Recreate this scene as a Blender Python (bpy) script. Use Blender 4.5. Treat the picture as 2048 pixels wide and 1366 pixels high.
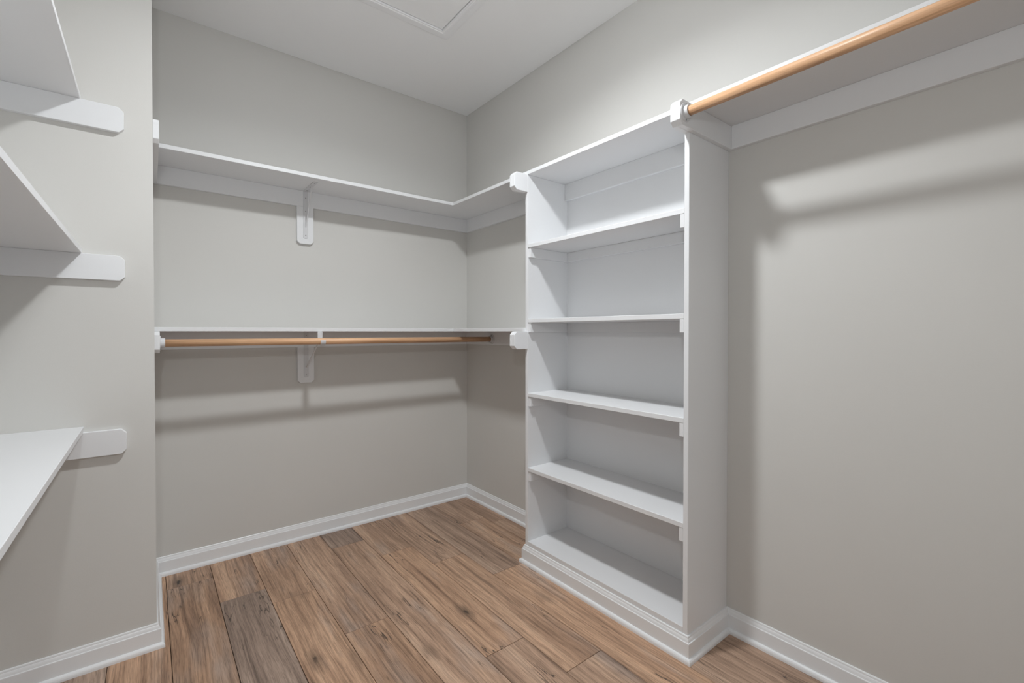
import bpy, bmesh, math, random
from mathutils import Vector, Matrix

for o in list(bpy.data.objects):
    bpy.data.objects.remove(o, do_unlink=True)
scene = bpy.context.scene
COL = scene.collection

# ------------------------------------------------------------------ camera
# metres; origin = floor corner of back wall (y=0) and right wall (x=0); room is x<0, y<0
FPX = 917.685
cam_d = bpy.data.cameras.new('camera')
cam = bpy.data.objects.new('camera', cam_d)
COL.objects.link(cam)
cam.location = (-1.8065, -2.8084, 1.1878)
yaw, pitch = math.radians(-38.3711), math.radians(-0.6324)
fw = Vector((math.sin(-yaw) * math.cos(pitch), math.cos(yaw) * math.cos(pitch), math.sin(pitch)))
cam.rotation_euler = fw.to_track_quat('-Z', 'Y').to_euler()
cam_d.sensor_width = 36.0
cam_d.lens = 36.0 * FPX / 2048.0
cam_d.shift_y = -(683.0 - 674.065) / 2048.0
cam_d.clip_start = 0.02
scene.camera = cam

# ------------------------------------------------------------------ world, light, exposure
world = bpy.data.worlds.new('world')
scene.world = world
world.use_nodes = True
world.node_tree.nodes['Background'].inputs[0].default_value = (0.94, 0.975, 1.0, 1)
world.node_tree.nodes['Background'].inputs[1].default_value = 1.6  # even fill light, added to brighten the closet through the open doorway

LX, LY, LZ = -1.10, -1.59, 2.705           # the ceiling lamp
ld = bpy.data.lights.new('ceiling_lamp_light', 'AREA')
ld.shape = 'DISK'
ld.size = 0.15
ld.energy = 17.5
ld.color = (0.94, 0.975, 1.0)
ld.spread = math.radians(155)
lo = bpy.data.objects.new('ceiling_lamp_light', ld)
COL.objects.link(lo)
lo.location = (LX, LY, LZ - 0.004)

# the photographer's flash, held just above the camera (it throws the rod's crisp second shadow)
fd = bpy.data.lights.new('camera_flash', 'SPOT')
fd.energy = 14.0
fd.shadow_soft_size = 0.02
fd.spot_size = math.radians(150)
fd.spot_blend = 0.6
fd.color = (0.945, 0.98, 1.0)
fo = bpy.data.objects.new('camera_flash', fd)
COL.objects.link(fo)
fo.location = (-1.89, -2.81, 1.64)
fo.rotation_euler = fw.to_track_quat('-Z', 'Y').to_euler()

vs = scene.view_settings
vs.view_transform = 'Standard'
vs.look = 'None'
vs.exposure = 0.03
vs.gamma = 1.0
vs.use_curve_mapping = False


# ------------------------------------------------------------------ materials
def new_mat(name):
    m = bpy.data.materials.new(name)
    m.use_nodes = True
    nt = m.node_tree
    return m, nt, nt.nodes['Principled BSDF']


def node(nt, kind, ins=None, **props):
    n = nt.nodes.new(kind)
    for k, v in props.items():
        setattr(n, k, v)
    for k, v in (ins or {}).items():
        if hasattr(v, 'is_output'):
            nt.links.new(v, n.inputs[k])
        else:
            n.inputs[k].default_value = v
    return n


def painted(name, col, rough, bump_scale, bump, spec=0.5, mottle=0.0):
    m, nt, b = new_mat(name)
    tc = node(nt, 'ShaderNodeTexCoord')
    b.inputs['Base Color'].default_value = (*col, 1)
    b.inputs['Roughness'].default_value = rough
    b.inputs['Specular IOR Level'].default_value = spec
    n = node(nt, 'ShaderNodeTexNoise', {'Vector': tc.outputs['Object'], 'Scale': bump_scale, 'Detail': 3.0})
    if mottle:
        big = node(nt, 'ShaderNodeTexNoise', {'Vector': tc.outputs['Object'], 'Scale': 2.2, 'Detail': 4.0})
        mr = node(nt, 'ShaderNodeMapRange', {'Value': big.outputs['Fac'], 'From Min': .3, 'From Max': .7,
                                             'To Min': 1 - mottle, 'To Max': 1 + mottle})
        mx = node(nt, 'ShaderNodeVectorMath', {0: col, 1: (1, 1, 1)}, operation='MULTIPLY')
        nt.links.new(mr.outputs['Result'], mx.inputs[1])
        nt.links.new(mx.outputs['Vector'], b.inputs['Base Color'])
    bp = node(nt, 'ShaderNodeBump', {'Height': n.outputs['Fac'], 'Strength': bump, 'Distance': 0.002})
    nt.links.new(bp.outputs['Normal'], b.inputs['Normal'])
    return m


M_WALL = painted('greige_wall_paint', (0.655, 0.643, 0.615), 0.62, 260, 0.06, 0.35, 0.012)
M_CEIL = painted('flat_ceiling_paint', (0.945, 0.945, 0.945), 0.85, 200, 0.05, 0.25)
M_TRIM = painted('white_trim_paint', (0.80, 0.805, 0.815), 0.40, 90, 0.02, 0.45)
M_BASE = painted('white_baseboard_paint', (0.84, 0.85, 0.86), 0.30, 90, 0.02, 0.5)
M_METAL = painted('white_enamelled_metal', (0.68, 0.68, 0.69), 0.34, 60, 0.0, 0.5)
M_CASING = painted('white_casing_paint', (0.925, 0.925, 0.93), 0.5, 90, 0.02, 0.4)
M_HOLE = painted('grey_screw_head', (0.38, 0.38, 0.38), 0.5, 60, 0.0, 0.4)
M_GAP = painted('dark_subfloor', (0.05, 0.04, 0.03), 0.9, 60, 0.0, 0.1)
M_KNOB = painted('satin_nickel', (0.55, 0.54, 0.52), 0.3, 60, 0.0, 0.6)
M_KNOB.node_tree.nodes['Principled BSDF'].inputs['Metallic'].default_value = 0.9


def wood_floor():
    m, nt, b = new_mat('oak_vinyl_plank')
    tc = node(nt, 'ShaderNodeTexCoord')
    oi = node(nt, 'ShaderNodeObjectInfo')
    sep = node(nt, 'ShaderNodeSeparateColor', {0: oi.outputs['Color']})
    tone, seed, grey = sep.outputs[0], sep.outputs[1], sep.outputs[2]
    off = node(nt, 'ShaderNodeCombineXYZ', {'X': seed, 'Y': seed, 'Z': seed})
    off = node(nt, 'ShaderNodeVectorMath', {0: off.outputs[0], 1: (37.0, 61.0, 13.0)}, operation='MULTIPLY')
    base = node(nt, 'ShaderNodeVectorMath', {0: tc.outputs['Object'], 1: off.outputs[0]}, operation='ADD')
    # slow bending of the grain
    wn = node(nt, 'ShaderNodeMapping', {'Vector': base.outputs[0], 'Scale': (3.0, 1.7, 1.0)})
    warp = node(nt, 'ShaderNodeTexNoise', {'Vector': wn.outputs[0], 'Scale': 1.0, 'Detail': 2.0})
    wc = node(nt, 'ShaderNodeMapRange', {'Value': warp.outputs['Fac'], 'To Min': -0.016, 'To Max': 0.016})
    wx = node(nt, 'ShaderNodeCombineXYZ', {'X': wc.outputs[0]})
    vec = node(nt, 'ShaderNodeVectorMath', {0: base.outputs[0], 1: wx.outputs[0]}, operation='ADD').outputs[0]

    def stretched(sx, sy, detail, rough=0.55, dist=0.0):
        mp = node(nt, 'ShaderNodeMapping', {'Vector': vec, 'Scale': (sx, sy, 1.0)})
        return node(nt, 'ShaderNodeTexNoise', {'Vector': mp.outputs[0], 'Scale': 1.0, 'Detail': detail,
                                               'Roughness': rough, 'Distortion': dist}).outputs['Fac']

    def ramp(fac, stops):
        r = node(nt, 'ShaderNodeValToRGB', {'Fac': fac})
        e = r.color_ramp.elements
        while len(e) < len(stops):
            e.new(0.5)
        for el, (p, c) in zip(e, stops):
            el.position = p
            el.color = (*c, 1) if len(c) == 3 else c
        return r.outputs['Color']

    def mix(kind, fac, a, bb):
        n = node(nt, 'ShaderNodeMix', data_type='RGBA', blend_type=kind)
        for key, v in ((0, fac), (6, a), (7, bb)):
            if hasattr(v, 'is_output'):
                nt.links.new(v, n.inputs[key])
            else:
                n.inputs[key].default_value = v
        return n.outputs[2]

    broad = stretched(15, 0.9, 6, 0.62, 0.35)
    fine = stretched(420, 14, 3, 0.65)
    mid = stretched(95, 2.0, 4, 0.62)
    col = ramp(broad, [(0.30, (0.303, 0.184, 0.121)), (0.45, (0.468, 0.291, 0.189)),
                       (0.58, (0.588, 0.376, 0.247)), (0.74, (0.666, 0.444, 0.302))])
    mids = ramp(mid, [(0.34, (0.56, 0.54, 0.53)), (0.50, (0.93, 0.93, 0.93)), (0.70, (1.10, 1.10, 1.10))])
    col = mix('MULTIPLY', 0.9, col, mids)
    fines = ramp(fine, [(0.34, (0.60, 0.585, 0.575)), (0.50, (0.97, 0.97, 0.97)), (0.68, (1.14, 1.13, 1.12))])
    col = mix('MULTIPLY', 0.85, col, fines)
    # grey planks, and grey smudges running along the grain in all of them
    bw = node(nt, 'ShaderNodeHueSaturation', {'Saturation': 0.52, 'Value': 0.86, 'Color': col}).outputs[0]
    smudge = ramp(stretched(9, 1.8, 3), [(0.52, (0, 0, 0)), (0.72, (0.62, 0.62, 0.62))])
    gfac = node(nt, 'ShaderNodeMath', {0: smudge, 1: grey}, operation='MAXIMUM').outputs[0]
    col = mix('MIX', gfac, col, bw)
    # dark mineral streaks
    st = ramp(stretched(38, 1.3, 3, 0.6, 0.3), [(0.63, (0, 0, 0)), (0.74, (0.55, 0.55, 0.55))])
    col = mix('MIX', st, col, (0.125, 0.088, 0.066, 1))
    # hairline checks that wander along the grain
    ck = node(nt, 'ShaderNodeMath', {0: stretched(22, 2.6, 3, 0.6), 1: 0.5}, operation='SUBTRACT').outputs[0]
    ck = node(nt, 'ShaderNodeMath', {0: ck}, operation='ABSOLUTE').outputs[0]
    ckl = ramp(ck, [(0.004, (1, 1, 1)), (0.014, (0, 0, 0))])
    ckm = ramp(stretched(9, 3.2, 2), [(0.57, (0, 0, 0)), (0.65, (0.9, 0.9, 0.9))])
    ckf = node(nt, 'ShaderNodeMath', {0: ckl, 1: ckm}, operation='MULTIPLY').outputs[0]
    col = mix('MIX', ckf, col, (0.060, 0.042, 0.033, 1))
    # knots and cracks, thinly scattered
    km = node(nt, 'ShaderNodeMapping', {'Vector': vec, 'Scale': (6.0, 2.4, 1.0)})
    vo = node(nt, 'ShaderNodeTexVoronoi', {'Vector': km.outputs[0], 'Scale': 1.0, 'Randomness': 1.0})
    wob = stretched(60, 18, 3)
    kd = node(nt, 'ShaderNodeMath', {0: wob, 1: 0.16, 2: vo.outputs['Distance']}, operation='MULTIPLY_ADD').outputs[0]
    halo = ramp(kd, [(0.10, (0.75, 0.75, 0.75)), (0.30, (0, 0, 0))])
    core = ramp(kd, [(0.095, (0.95, 0.95, 0.95)), (0.140, (0, 0, 0))])
    col = mix('MIX', halo, col, (0.130, 0.088, 0.062, 1))
    col = mix('MIX', core, col, (0.040, 0.028, 0.022, 1))
    # plank to plank tone
    tn = node(nt, 'ShaderNodeVectorMath', {0: col, 1: (1, 1, 1)}, operation='MULTIPLY')
    tv = node(nt, 'ShaderNodeCombineXYZ', {'X': tone, 'Y': tone, 'Z': tone})
    nt.links.new(tv.outputs[0], tn.inputs[1])
    nt.links.new(tn.outputs[0], b.inputs['Base Color'])
    b.inputs['Roughness'].default_value = 0.52
    b.inputs['Specular IOR Level'].default_value = 0.35
    bp = node(nt, 'ShaderNodeBump', {'Height': fine, 'Strength': 0.10, 'Distance': 0.001})
    nt.links.new(bp.outputs['Normal'], b.inputs['Normal'])
    return m


def oak_dowel():
    m, nt, b = new_mat('oiled_oak_dowel')
    tc = node(nt, 'ShaderNodeTexCoord')
    mp = node(nt, 'ShaderNodeMapping', {'Vector': tc.outputs['Object'], 'Scale': (190, 190, 5)})
    n1 = node(nt, 'ShaderNodeTexNoise', {'Vector': mp.outputs[0], 'Scale': 1.0, 'Detail': 3.0})
    mp2 = node(nt, 'ShaderNodeMapping', {'Vector': tc.outputs['Object'], 'Scale': (40, 40, 3)})
    n2 = node(nt, 'ShaderNodeTexNoise', {'Vector': mp2.outputs[0], 'Scale': 1.0, 'Detail': 3.0})
    ad = node(nt, 'ShaderNodeMath', {0: n1.outputs[0], 1: n2.outputs[0]}, operation='ADD')
    hf = node(nt, 'ShaderNodeMath', {0: ad.outputs[0], 1: 0.5}, operation='MULTIPLY')
    r = node(nt, 'ShaderNodeValToRGB', {'Fac': hf.outputs[0]})
    e = r.color_ramp.elements
    e[0].position, e[0].color = 0.36, (0.50, 0.275, 0.145, 1)
    e[1].position, e[1].color = 0.62, (0.80, 0.49, 0.285, 1)
    nt.links.new(r.outputs[0], b.inputs['Base Color'])
    b.inputs['Roughness'].default_value = 0.42
    return m


M_FLOOR = wood_floor()
M_DOWEL = oak_dowel()

m, nt, b = new_mat('lit_opal_diffuser')
b.inputs['Base Color'].default_value = (0.9, 0.9, 0.88, 1)
b.inputs['Emission Color'].default_value = (0.94, 0.975, 1.0, 1)
b.inputs['Emission Strength'].default_value = 122.0
M_OPAL = m


# ------------------------------------------------------------------ mesh helpers (world coordinates)
def finish(name, bm, mat, parent=None, origin=None, smooth=False):
    """link a bmesh built in world coordinates as one object; its origin goes to `origin` or its parent's"""
    bmesh.ops.recalc_face_normals(bm, faces=bm.faces)
    me = bpy.data.meshes.new(name)
    if origin is None:
        origin = (0, 0, 0)
    origin = Vector(origin)
    bm.transform(Matrix.Translation(-origin))
    if smooth:
        for f in bm.faces:
            f.smooth = True
    bm.to_mesh(me)
    bm.free()
    me.materials.append(mat)
    if smooth:
        me.set_sharp_from_angle(angle=math.radians(40))
    o = bpy.data.objects.new(name, me)
    COL.objects.link(o)
    WORLD[o.name] = origin.copy()
    if parent is not None:
        o.parent = parent
        o.location = origin - WORLD[parent.name]
    else:
        o.location = origin
    return o


WORLD = {}


def finish2(name, bm, mat, parent=None, origin=None, smooth=False):
    if origin is None:
        origin = WORLD[parent.name] if parent is not None else (0, 0, 0)
    return finish(name, bm, mat, parent, origin, smooth)


def thing(name, loc, label, cat, group=None):
    o = bpy.data.objects.new(name, None)
    COL.objects.link(o)
    o.location = loc
    o.empty_display_size = 0.1
    WORLD[o.name] = Vector(loc)
    o['label'] = label
    o['category'] = cat
    if group:
        o['group'] = group
    return o


def structure(o):
    o['kind'] = 'structure'
    return o


def add_box(bm, x0, x1, y0, y1, z0, z1, bev=0.0):
    x0, x1 = sorted((x0, x1)); y0, y1 = sorted((y0, y1)); z0, z1 = sorted((z0, z1))
    vs_ = [bm.verts.new((x, y, z)) for x in (x0, x1) for y in (y0, y1) for z in (z0, z1)]
    idx = [(0, 1, 3, 2), (4, 6, 7, 5), (0, 4, 5, 1), (2, 3, 7, 6), (0, 2, 6, 4), (1, 5, 7, 3)]
    fs = [bm.faces.new([vs_[i] for i in f]) for f in idx]
    if bev:
        es = list({e for f in fs for e in f.edges})
        bmesh.ops.bevel(bm, geom=es, offset=bev, segments=1, affect='EDGES', profile=0.5)


def box(name, x0, x1, y0, y1, z0, z1, mat, parent=None, bev=0.0012, origin=None):
    bm = bmesh.new()
    add_box(bm, x0, x1, y0, y1, z0, z1, bev)
    return finish2(name, bm, mat, parent, origin)


def add_prism(bm, poly, axis, a0, a1, bev=0.0):
    """poly: 2-D points; axis 'x': (y,z), 'y': (x,z), 'z': (x,y)"""
    def P(p, a):
        return {'x': (a, p[0], p[1]), 'y': (p[0], a, p[1]), 'z': (p[0], p[1], a)}[axis]
    A = [bm.verts.new(P(p, a0)) for p in poly]
    B = [bm.verts.new(P(p, a1)) for p in poly]
    n = len(poly)
    fs = [bm.faces.new(A), bm.faces.new(B[::-1])]
    fs += [bm.faces.new((A[i], B[i], B[(i + 1) % n], A[(i + 1) % n])) for i in range(n)]
    if bev:
        bmesh.ops.bevel(bm, geom=list({e for f in fs for e in f.edges}), offset=bev, segments=1,
                        affect='EDGES', profile=0.5)


def prism(name, poly, axis, a0, a1, mat, parent=None, bev=0.0012):
    bm = bmesh.new()
    add_prism(bm, poly, axis, a0, a1, bev)
    return finish2(name, bm, mat, parent)


def chamfered(a0, a1, z0, z1, c, end=1):
    """cleat outline along a (from wall end a0 to free end a1), free end clipped at both corners"""
    s = 1 if a1 > a0 else -1
    return [(a0, z0), (a1 - s * c, z0), (a1, z0 + c), (a1, z1 - c), (a1 - s * c, z1), (a0, z1)]


def add_cyl(bm, p0, p1, r, n=24, r2=None):
    p0, p1 = Vector(p0), Vector(p1)
    d = p1 - p0
    res = bmesh.ops.create_cone(bm, cap_ends=True, segments=n, radius1=r, radius2=r if r2 is None else r2,
                                depth=d.length)
    q = Vector((0, 0, 1)).rotation_difference(d.normalized()).to_matrix().to_4x4()
    bmesh.ops.transform(bm, matrix=Matrix.Translation((p0 + p1) / 2) @ q, verts=res['verts'])


def add_ring(bm, p0, p1, ro, ri, n=28):
    """hollow cylinder"""
    p0, p1 = Vector(p0), Vector(p1)
    d = (p1 - p0).normalized()
    u = d.orthogonal().normalized(); v = d.cross(u)
    L = []
    for p in (p0, p1):
        for r in (ro, ri):
            L.append([bm.verts.new(p + (u * math.cos(t) + v * math.sin(t)) * r)
                      for t in [2 * math.pi * i / n for i in range(n)]])
    for i in range(n):
        j = (i + 1) % n
        for a, c in ((0, 2), (3, 1), (1, 0), (2, 3)):
            bm.faces.new((L[a][i], L[a][j], L[c][j], L[c][i]))


def sweep(name, prof, p0, p1, n, m0, m1, mat, parent=None, z=0.0, origin=None):
    """wall moulding: prof = (distance from wall, height); mitred +1 inside / -1 outside / 0 square"""
    p0, p1, n = Vector((*p0, 0)), Vector((*p1, 0)), Vector((*n, 0))
    t = (p1 - p0).normalized()
    bm = bmesh.new()
    A = [bm.verts.new(p0 + n * d + t * (m0 * d) + Vector((0, 0, z + h))) for d, h in prof]
    B = [bm.verts.new(p1 + n * d - t * (m1 * d) + Vector((0, 0, z + h))) for d, h in prof]
    k = len(prof)
    bm.faces.new(A); bm.faces.new(B[::-1])
    for i in range(k):
        bm.faces.new((A[i], B[i], B[(i + 1) % k], A[(i + 1) % k]))
    return finish2(name, bm, mat, parent, origin)


def look(bm, name, mat, parent, smooth=True):
    return finish2(name, bm, mat, parent, None, smooth)


# ------------------------------------------------------------------ dimensions
H = 2.743
D = 0.2876                 # shelf depth
XJ, YJ = -1.7897, -0.6266  # corner of the wall return
XL = -2.274                # left wall
YF = -3.32                 # wall behind the camera
YA, YB = -1.0007, -1.9109  # shelving unit, its two sides
T = 0.019                  # board thickness
U0, L0 = 1.990, 1.190      # undersides of upper and lower shelves
CH = 0.089                 # cleat height

# ------------------------------------------------------------------ structure
W = 0.10
structure(box('wall_back', XL - W, W, 0, W, -0.05, H + W, M_WALL, bev=0))
structure(box('wall_right', 0, W, YF - W, 0, -0.05, H + W, M_WALL, bev=0))
structure(box('wall_left', XL - W, XL, YF - W, 0, -0.05, H + W, M_WALL, bev=0))
structure(box('wall_return', XL, XJ, YJ, 0, -0.05, H, M_WALL, bev=0))
structure(box('ceiling', XL, 0, YF, 0, H, H + W, M_CEIL, bev=0))
# front wall with a doorway
DX0, DX1, DH = -1.66, -0.90, 2.03
bm = bmesh.new()
add_box(bm, XL, DX0, YF - W, YF, -0.05, H)
add_box(bm, DX1, 0, YF - W, YF, -0.05, H)
add_box(bm, DX0, DX1, YF - W, YF, DH, H)
structure(finish2('wall_front', bm, M_WALL))
# unseen door, swung outward and left open to let the added world fill in
door = structure(box('door_1', DX0 - .040, DX0 - .005, YF - W - .02 - .755, YF - W - .02, 0.006, DH - .003, M_TRIM, bev=0.001))
for zc0, zc1 in ((0.22, 0.86), (1.02, 1.86)):
    for k in (0, 1):
        yc = YF - W - .02 - .20 - k * 0.36
        box('door_panel', DX0 - .005, DX0 + .001, yc - .13, yc + .13, zc0, zc1, M_TRIM, door, bev=0.004)
yk = YF - W - .02 - .69
bm = bmesh.new()
add_cyl(bm, (DX0 - .005, yk, .95), (DX0 + .001, yk, .95), .030)
add_cyl(bm, (DX0 + .001, yk, .95), (DX0 + .035, yk, .95), .011)
add_cyl(bm, (DX0 + .030, yk, .95), (DX0 + .060, yk, .95), .026, r2=.020)
look(bm, 'door_knob', M_KNOB, door)
bm = bmesh.new()
for x0, x1, z0, z1 in ((DX0 - .06, DX0, 0, DH + .06), (DX1, DX1 + .06, 0, DH + .06), (DX0, DX1, DH, DH + .06)):
    add_box(bm, x0, x1, YF, YF + .014, z0, z1, .003)
structure(finish2('trim_1', bm, M_TRIM))

# ------------------------------------------------------------------ floor of planks
floor = structure(box('floor', XL - W, W, YF - 1.2, W, -0.06, -0.008, M_GAP, bev=0))
rnd = random.Random(11)
PITCH, S0 = 0.18, -0.130
G = 0.0010
# joint positions (y) in the strips whose ends show, keyed by strip number from the right wall
joints = {0: [-0.498, -1.72, -2.94], 1: [-0.397, -1.617, -2.837], 2: [-1.000, -2.22], 3: [-0.725, -1.681, -2.90],
          4: [-0.480, -1.446, -2.666], 5: [-0.238, -1.62, -2.84], 6: [-0.998, -2.218], 7: [-0.594, -1.814, -3.03],
          8: [-0.445, -1.665, -2.885], 9: [-0.177, -1.55, -2.77], 10: [-1.45, -2.67], 11: [-1.12, -2.34],
          12: [-0.80, -2.02, -3.1]}
# (strip, piece): (tone, grey)
tones = {(8, 1): (0.80, 0.60), (8, 0): (1.05, 0.05), (9, 0): (0.98, 0.10), (9, 1): (0.93, 0.0), (7, 0): (1.02, 0.05),
         (7, 1): (1.00, 0.0), (6, 0): (1.03, 0.15), (6, 1): (0.94, 0.0), (5, 0): (0.84, 0.55), (5, 1): (1.00, 0.15),
         (4, 0): (0.93, 0.15), (4, 1): (1.04, 0.0), (3, 0): (1.0, 0.20), (3, 1): (1.05, 0.05), (2, 0): (0.90, 0.35),
         (2, 1): (1.06, 0.0), (1, 0): (0.94, 0.25), (1, 1): (1.0, 0.1), (0, 0): (0.95, 0.2), (0, 1): (0.96, 0.2),
         (0, 2): (0.96, 0.3), (1, 2): (0.96, 0.3)}
for s, js in joints.items():
    xr = 0.0 if s == 0 else S0 - PITCH * (s - 1)
    xl = max(XL, S0 - PITCH * s)
    if xl >= xr - 0.01:
        continue
    top = YJ if xr <= XJ else 0.0
    ys = [top] + [j for j in js if j < top - 0.03] + [YF]
    for k in range(len(ys) - 1):
        y1, y0 = ys[k], ys[k + 1]
        bm = bmesh.new()
        if xl < XJ < xr and y1 > YJ:          # the board notched round the wall return
            add_prism(bm, [(xl + G, y0 + G), (xr - G, y0 + G), (xr - G, y1), (XJ, y1), (XJ, YJ), (xl + G, YJ)],
                      'z', -0.008, 0.0, 0.0008)
        else:
            add_box(bm, xl + G, xr - G, y0 + G, y1 - (G if k else 0), -0.008, 0.0, 0.0008)
        pl = finish2('plank', bm, M_FLOOR, floor, origin=(xl, y0, 0))
        tn, gy = tones.get((s, k), (rnd.uniform(.9, 1.06), rnd.choice((0, .1, .2, .5))))
        pl.color = (tn, ((s * 7 + k * 3) % 29) / 29.0, gy, 1)

# ------------------------------------------------------------------ baseboards with shoe moulding
PB = [(0, 0), (.0135, 0), (.0135, .0680), (.0128, .0698), (.0105, .0705), (.0100, .0722), (.0088, .0772),
      (.0072, .0812), (.0056, .0838), (.0056, .0858), (.0048, .0890), (.0034, .0906), (.0, .0906)]
PS = [(.0135, 0), (.0245, 0), (.0243, .0070), (.0230, .0120), (.0205, .0160), (.0170, .0183), (.0135, .0188)]


def baseboard(name, p0, p1, n, m0, m1, parent=None):
    o = sweep(name, PB, p0, p1, n, m0, m1, M_BASE, parent)
    sweep('shoe_molding', PS, p0, p1, n, m0, m1, M_BASE, o)
    return o


structure(baseboard('baseboard_left', (XL, YF), (XL, YJ), (1, 0), 1, 1))
structure(baseboard('baseboard_return', (XL, YJ), (XJ, YJ), (0, -1), 1, -1))
structure(baseboard('baseboard_return_side', (XJ, YJ), (XJ, 0), (1, 0), -1, 1))
structure(baseboard('baseboard_back', (XJ, 0), (0, 0), (0, -1), 1, 1))
structure(baseboard('baseboard_right', (0, 0), (0, YA), (-1, 0), 1, 1))
structure(baseboard('baseboard_right_front', (0, YB), (0, YF), (-1, 0), 1, 1))
structure(baseboard('baseboard_front', (0, YF), (DX1 + .06, YF), (0, 1), 1, 0))
structure(baseboard('baseboard_front_left', (DX0 - .06, YF), (XL, YF), (0, 1), 0, 1))

# ------------------------------------------------------------------ shelving unit on the right wall
unit = thing('shelving_unit', (-D / 2, (YA + YB) / 2, 0),
             'tall white open shelving unit with five compartments against the right wall', 'shelving unit')
box('side_panel', -D, 0, YA - T, YA, 0, U0, M_TRIM, unit)
box('side_panel', -D, 0, YB, YB + T, 0, U0, M_TRIM, unit)
box('back_panel', -0.004, 0, YB + T, YA - T, 0.08, U0, M_TRIM, unit, bev=0)
box('top_panel', -D, 0, YB, YA, U0, U0 + T, M_TRIM, unit)
box('bottom_shelf', -D, -.004, YB + T, YA - T, .0935, .1125, M_TRIM, unit)
box('toe_kick', -D, -D + .016, YB + T, YA - T, 0, .0935, M_TRIM, unit, bev=0)
for zt in (1.6355, 1.2545, 0.8755, 0.4925):
    box('shelf', -D, -.004, YB + T, YA - T, zt - T, zt, M_TRIM, unit)
    z1 = zt - T
    box('side_cleat', -D + .004, -.004, YA - T - .0175, YA - T, z1 - .050, z1, M_TRIM, unit)
    box('side_cleat', -D + .001, -.004, YB + T, YB + T + .0175, z1 - .050, z1, M_TRIM, unit)
    box('back_cleat', -.004 - .0190, -.004, YB + T + .0175, YA - T - .0175, z1 - .050, z1, M_TRIM, unit)
box('back_cleat', -.004 - .0190, -.004, YB + T, YA - T, U0 - CH, U0, M_TRIM, unit)
for p0, p1, n, m0, m1 in (((0, YA), (-D, YA), (0, 1), 1, -1), ((-D, YA), (-D, YB), (-1, 0), -1, -1),
                          ((-D, YB), (0, YB), (0, -1), -1, 1)):
    o = sweep('base_molding', PB, p0, p1, n, m0, m1, M_BASE, unit)
    sweep('shoe_molding', PS, p0, p1, n, m0, m1, M_BASE, o)

# ------------------------------------------------------------------ corner shelves on back wall
EX = -0.375   # how far the clipped end cleats run out past the shelf


def corner_shelf(z0, yend, label):
    t = thing('corner_shelf', (XJ / 2, -.15, z0), label, 'shelf', 'corner shelves over the back wall')
    box('shelf_board', XJ, 0, -D, 0, z0, z0 + T, M_TRIM, t)
    box('shelf_board', -D, 0, YA, -D, z0, z0 + T, M_TRIM, t)
    box('wall_cleat', XJ + T, 0, -T, 0, z0 - CH, z0, M_TRIM, t)
    box('wall_cleat', -T, 0, YA + T, -T, z0 - CH, z0, M_TRIM, t)
    prism('end_cleat', chamfered(0, yend, z0 - CH, z0, .014), 'x', XJ, XJ + T, M_TRIM, t)
    prism('end_cleat', chamfered(0, EX, z0 - CH, z0, .016), 'y', YA, YA + T, M_TRIM, t)
    prism('end_block', chamfered(-D, EX, z0 - CH, z0, .016), 'y', YA - T, YA, M_TRIM, t)
    return t


corner_shelf(U0, -.621, 'white L-shaped corner shelf without a rod, above the other one on the back wall')
corner_shelf(L0, -.430, 'white L-shaped corner shelf with the wooden hanging rod beneath it')


# ------------------------------------------------------------------ brackets
def screw(bm, c, n, r=.0032):
    c, n = Vector(c), Vector(n)
    add_cyl(bm, c - n * .001, c + n * .0012, r, 10)


XB0, XB1 = -1.1128, -1.0885
XBC = (XB0 + XB1) / 2


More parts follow.
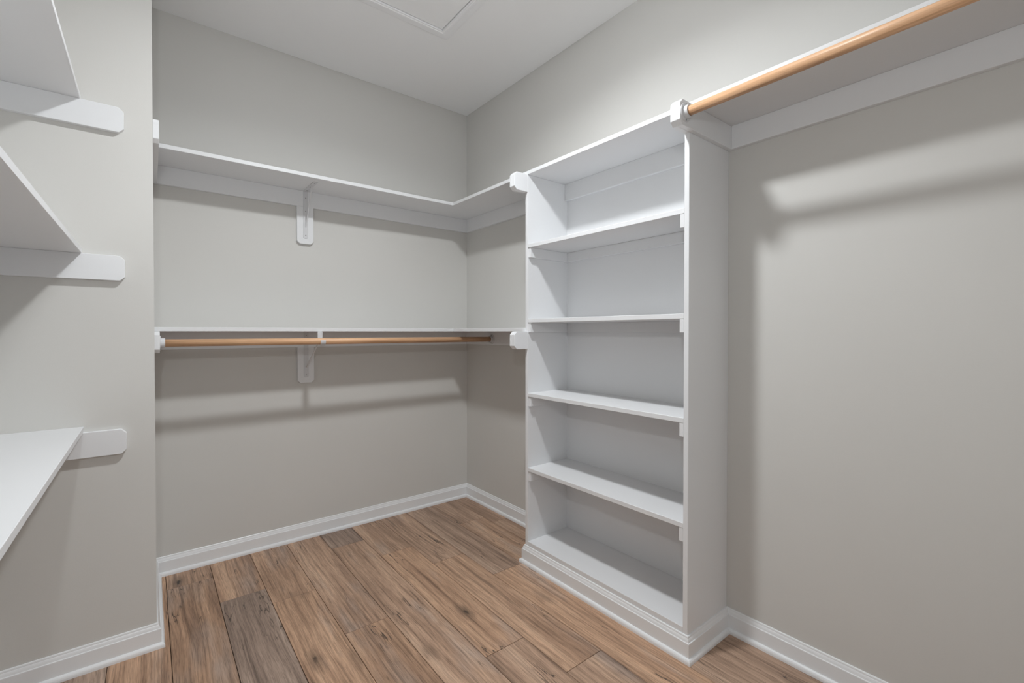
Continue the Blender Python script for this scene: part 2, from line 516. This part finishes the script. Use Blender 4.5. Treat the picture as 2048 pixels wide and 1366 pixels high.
def bracket(z0, block_bot, up_bot, label, hook):
    t = thing('shelf_bracket', (XBC, 0, block_bot), label, 'bracket', 'metal brackets on the back wall')
    x0, x1, zt, c = -1.1460, -1.0573, z0 - CH, .015
    prism('backing_block', [(x0, zt), (x0, block_bot + c), (x0 + c, block_bot), (x1 - c, block_bot),
                            (x1, block_bot + c), (x1, zt)], 'y', -T, 0, M_TRIM, t)
    # upright plate with a rounded lower end
    r = (XB1 - XB0) / 2
    arc = [(XBC + r * math.cos(a), up_bot + .006 + .6 * r * math.sin(a)) for a in
           [math.pi + i * math.pi / 8 for i in range(9)]]
    prism('upright', [(XB0, z0)] + arc + [(XB1, z0)], 'y', -T - .0030, -T, M_METAL, t, 0.0006)
    tip = -.292 if hook else -.228
    box('arm', XB0, XB1, tip, -T, z0 - .0030, z0, M_METAL, t, 0.0006)
    bm = bmesh.new()
    if hook:
        a, bpt, w0, w1 = Vector((XBC, -T - .003, .985)), Vector((XBC, -.296, 1.150)), .0030, .0030
    else:
        a, bpt, w0, w1 = Vector((XBC + .001, -T - .003, z0 - .205)), Vector((XBC + .001, -.150, z0 - .002)), .0018, .0042
    d = (bpt - a).normalized()
    s = Vector((1, 0, 0)); u = d.cross(s)
    vv = []
    for p, w in ((a, w0), (bpt, w1)):
        for sx, su in ((-1, -1), (1, -1), (1, 1), (-1, 1)):
            vv.append(bm.verts.new(p + s * w * sx + u * .0020 * su))
    for f in ((0, 1, 2, 3), (7, 6, 5, 4), (0, 4, 5, 1), (1, 5, 6, 2), (2, 6, 7, 3), (3, 7, 4, 0)):
        bm.faces.new([vv[i] for i in f])
    finish2('brace', bm, M_METAL, t)
    for z in ((z0 - .040, z0 - .115, up_bot + .016) if not hook else (z0 - .022, up_bot + .012)):
        bm = bmesh.new(); screw(bm, (XBC, -T - .0030, z), (0, -1, 0)); look(bm, 'screw', M_HOLE, t)
    for y in ((-.055, -.120, -.205) if not hook else (-.06, -.20)):
        bm = bmesh.new(); screw(bm, (XBC, y, z0 - .0030), (0, 0, -1)); look(bm, 'screw', M_HOLE, t)
    if hook:
        yc, zc, ri, ro = ROD_Y, ROD_Z, .0168, .0192
        # strap dropping in front of the shelf edge and the J that carries the rod
        box('drop_strap', XB0, XB1, -.2945, -.2915, zc + .004, z0 - .0005, M_METAL, t, 0.0006)
        bm = bmesh.new()
        pts = []
        for i in range(15):
            a = math.radians(15 - 215 * i / 14)      # from the front lip, under, up the back
            pts.append((math.cos(a), math.sin(a)))
        inner = [(yc - p[0] * ri, zc + p[1] * ri) for p in pts]
        outer = [(yc - p[0] * ro, zc + p[1] * ro) for p in pts]
        outer[-1] = (-.2930, zc + .010)
        inner[-1] = (-.2930, zc + .014)
        n = len(pts)
        R = [[bm.verts.new((x, p[0], p[1])) for p in poly] for x in (XB0, XB1) for poly in (inner, outer)]
        for i in range(n - 1):
            bm.faces.new((R[0][i], R[0][i + 1], R[1][i + 1], R[1][i]))
            bm.faces.new((R[2][i], R[3][i], R[3][i + 1], R[2][i + 1]))
            bm.faces.new((R[0][i], R[2][i], R[2][i + 1], R[0][i + 1]))
            bm.faces.new((R[1][i], R[1][i + 1], R[3][i + 1], R[3][i]))
        for i in (0, n - 1):
            bm.faces.new((R[0][i], R[1][i], R[3][i], R[2][i]))
        finish2('rod_hook', bm, M_METAL, t)
    return t


ROD_R = .0165
ROD_Y, ROD_Z = -.335, 1.140
bracket(U0, 1.6905, 1.722, 'white metal bracket on a clipped wooden block under the upper corner shelf', False)
bracket(L0, 0.8965, 0.930, 'white metal bracket with a hook that carries the hanging rod', True)


# ------------------------------------------------------------------ hanging rods
def flange(t, c, n):
    """plate, socket and two screws; c on the wall board, n pointing along the rod"""
    c, n = Vector(c), Vector(n)
    bm = bmesh.new()
    add_cyl(bm, c, c + n * .004, .0325, 36, .0305)
    f = look(bm, 'flange', M_METAL, t)
    bm = bmesh.new()
    add_ring(bm, c + n * .004, c + n * .019, .0215, .0174, 32)
    look(bm, 'socket', M_METAL, f)
    for a in (-1, 1):
        bm = bmesh.new()
        screw(bm, c + n * .0042 + Vector((0, 0, a * .0262)), n, .0028)
        look(bm, 'screw', M_HOLE, f)


def dowel(t, p0, p1):
    """cylinder whose own z axis is its length, so the grain runs along it"""
    p0, p1 = Vector(p0), Vector(p1)
    bm = bmesh.new()
    L = (p1 - p0).length
    bmesh.ops.create_cone(bm, cap_ends=True, segments=40, radius1=ROD_R, radius2=ROD_R, depth=L)
    me = bpy.data.meshes.new('dowel')
    for f in bm.faces:
        f.smooth = len(f.verts) == 4
    bm.to_mesh(me); bm.free()
    me.materials.append(M_DOWEL)
    o = bpy.data.objects.new('dowel', me)
    COL.objects.link(o)
    o.rotation_euler = (p1 - p0).to_track_quat('Z', 'Y').to_euler()
    o.parent = t
    o.location = (p0 + p1) / 2 - WORLD[t.name]
    return o


t = thing('hanging_rod', (XJ / 2, ROD_Y, ROD_Z), 'round oak hanging rod under the lower corner shelf', 'closet rod',
          'oak hanging rods')
flange(t, (XJ + T, ROD_Y, ROD_Z), (1, 0, 0))
flange(t, (-T, ROD_Y, ROD_Z), (-1, 0, 0))
dowel(t, (XJ + T + .005, ROD_Y, ROD_Z), (-T - .005, ROD_Y, ROD_Z))

RX, RZ = -.347, 1.9465
t = thing('hanging_rod', (RX, (YB + YF) / 2, RZ), 'round oak hanging rod running from the shelving unit under the high shelf',
          'closet rod', 'oak hanging rods')
flange(t, (RX, YB - T, RZ), (0, -1, 0))
flange(t, (RX, YF + T, RZ), (0, 1, 0))
dowel(t, (RX, YB - T - .005, RZ), (RX, YF + T + .005, RZ))

# ------------------------------------------------------------------ high shelf on the right wall
t = thing('wall_shelf', (-D / 2, (YB + YF) / 2, U0), 'long white shelf above the oak rod on the right wall', 'shelf')
box('shelf_board', -D, 0, YF, YB, U0, U0 + T, M_TRIM, t)
box('wall_cleat', -T, 0, YF + T, YB - T, U0 - CH, U0, M_TRIM, t)
prism('end_cleat', chamfered(0, EX - .004, U0 - CH, U0, .016), 'y', YB - T, YB, M_TRIM, t)
prism('end_block', chamfered(-D, EX - .004, U0 - CH, U0, .016), 'y', YB, YB + T, M_TRIM, t)
prism('end_cleat', chamfered(0, EX - .004, U0 - CH, U0, .016), 'y', YF, YF + T, M_TRIM, t)

# ------------------------------------------------------------------ three shelves on the left wall
XS, XC = -1.986, -1.8715
for z0, lab in ((1.990, 'white wall shelf on the left wall, highest of the stack of three'),
                (1.460, 'white wall shelf on the left wall, between two others'),
                (0.8385, 'white wall shelf on the left wall, lowest of the stack of three')):
    t = thing('wall_shelf', ((XL + XS) / 2, (YJ + YF) / 2, z0), lab, 'shelf', 'shelves on the left wall')
    box('shelf_board', XL, XS, YF, YJ, z0, z0 + T, M_TRIM, t)
    box('wall_cleat', XL, XL + T, YF + T, YJ - T, z0 - CH, z0, M_TRIM, t)
    prism('end_cleat', chamfered(XL, XC, z0 - CH, z0, .0145), 'y', YJ - T, YJ, M_TRIM, t)
    prism('end_cleat', chamfered(XL, XC, z0 - CH, z0, .0145), 'y', YF, YF + T, M_TRIM, t)

# ------------------------------------------------------------------ attic hatch in the ceiling
hx1, hy1, hx0, hy0 = -.5555, -.6690, -1.240, -1.490      # outer edge of its casing
hatch = thing('attic_hatch', ((hx0 + hx1) / 2, (hy0 + hy1) / 2, H),
              'white attic access hatch with moulded casing set in the ceiling', 'hatch')
PC = [(0, 0), (0, -.0070), (.005, -.0085), (.009, -.0085), (.013, -.0130), (.036, -.0140), (.040, -.0175),
      (.050, -.0175), (.053, -.0150), (.060, -.0150), (.060, 0)]
for p0, p1, n in (((hx0, hy1), (hx1, hy1), (0, -1)), ((hx1, hy1), (hx1, hy0), (-1, 0)),
                  ((hx1, hy0), (hx0, hy0), (0, 1)), ((hx0, hy0), (hx0, hy1), (1, 0))):
    sweep('casing', PC, p0, p1, n, 1, 1, M_CASING, hatch, z=H)
box('hatch_panel', hx0 + .0635, hx1 - .0635, hy0 + .0635, hy1 - .0635, H - .008, H, M_CEIL, hatch, 0.001)

# ------------------------------------------------------------------ ceiling lamp
t = thing('ceiling_light', (LX, LY, H), 'round flush disc light on the ceiling beside the attic hatch', 'ceiling light')
bm = bmesh.new()
add_ring(bm, (LX, LY, H), (LX, LY, H - .010), .090, .076, 48)
look(bm, 'housing', M_METAL, t)
bm = bmesh.new()
add_cyl(bm, (LX, LY, LZ + .002), (LX, LY, H - .002), .0765, 48)
look(bm, 'diffuser', M_OPAL, t)
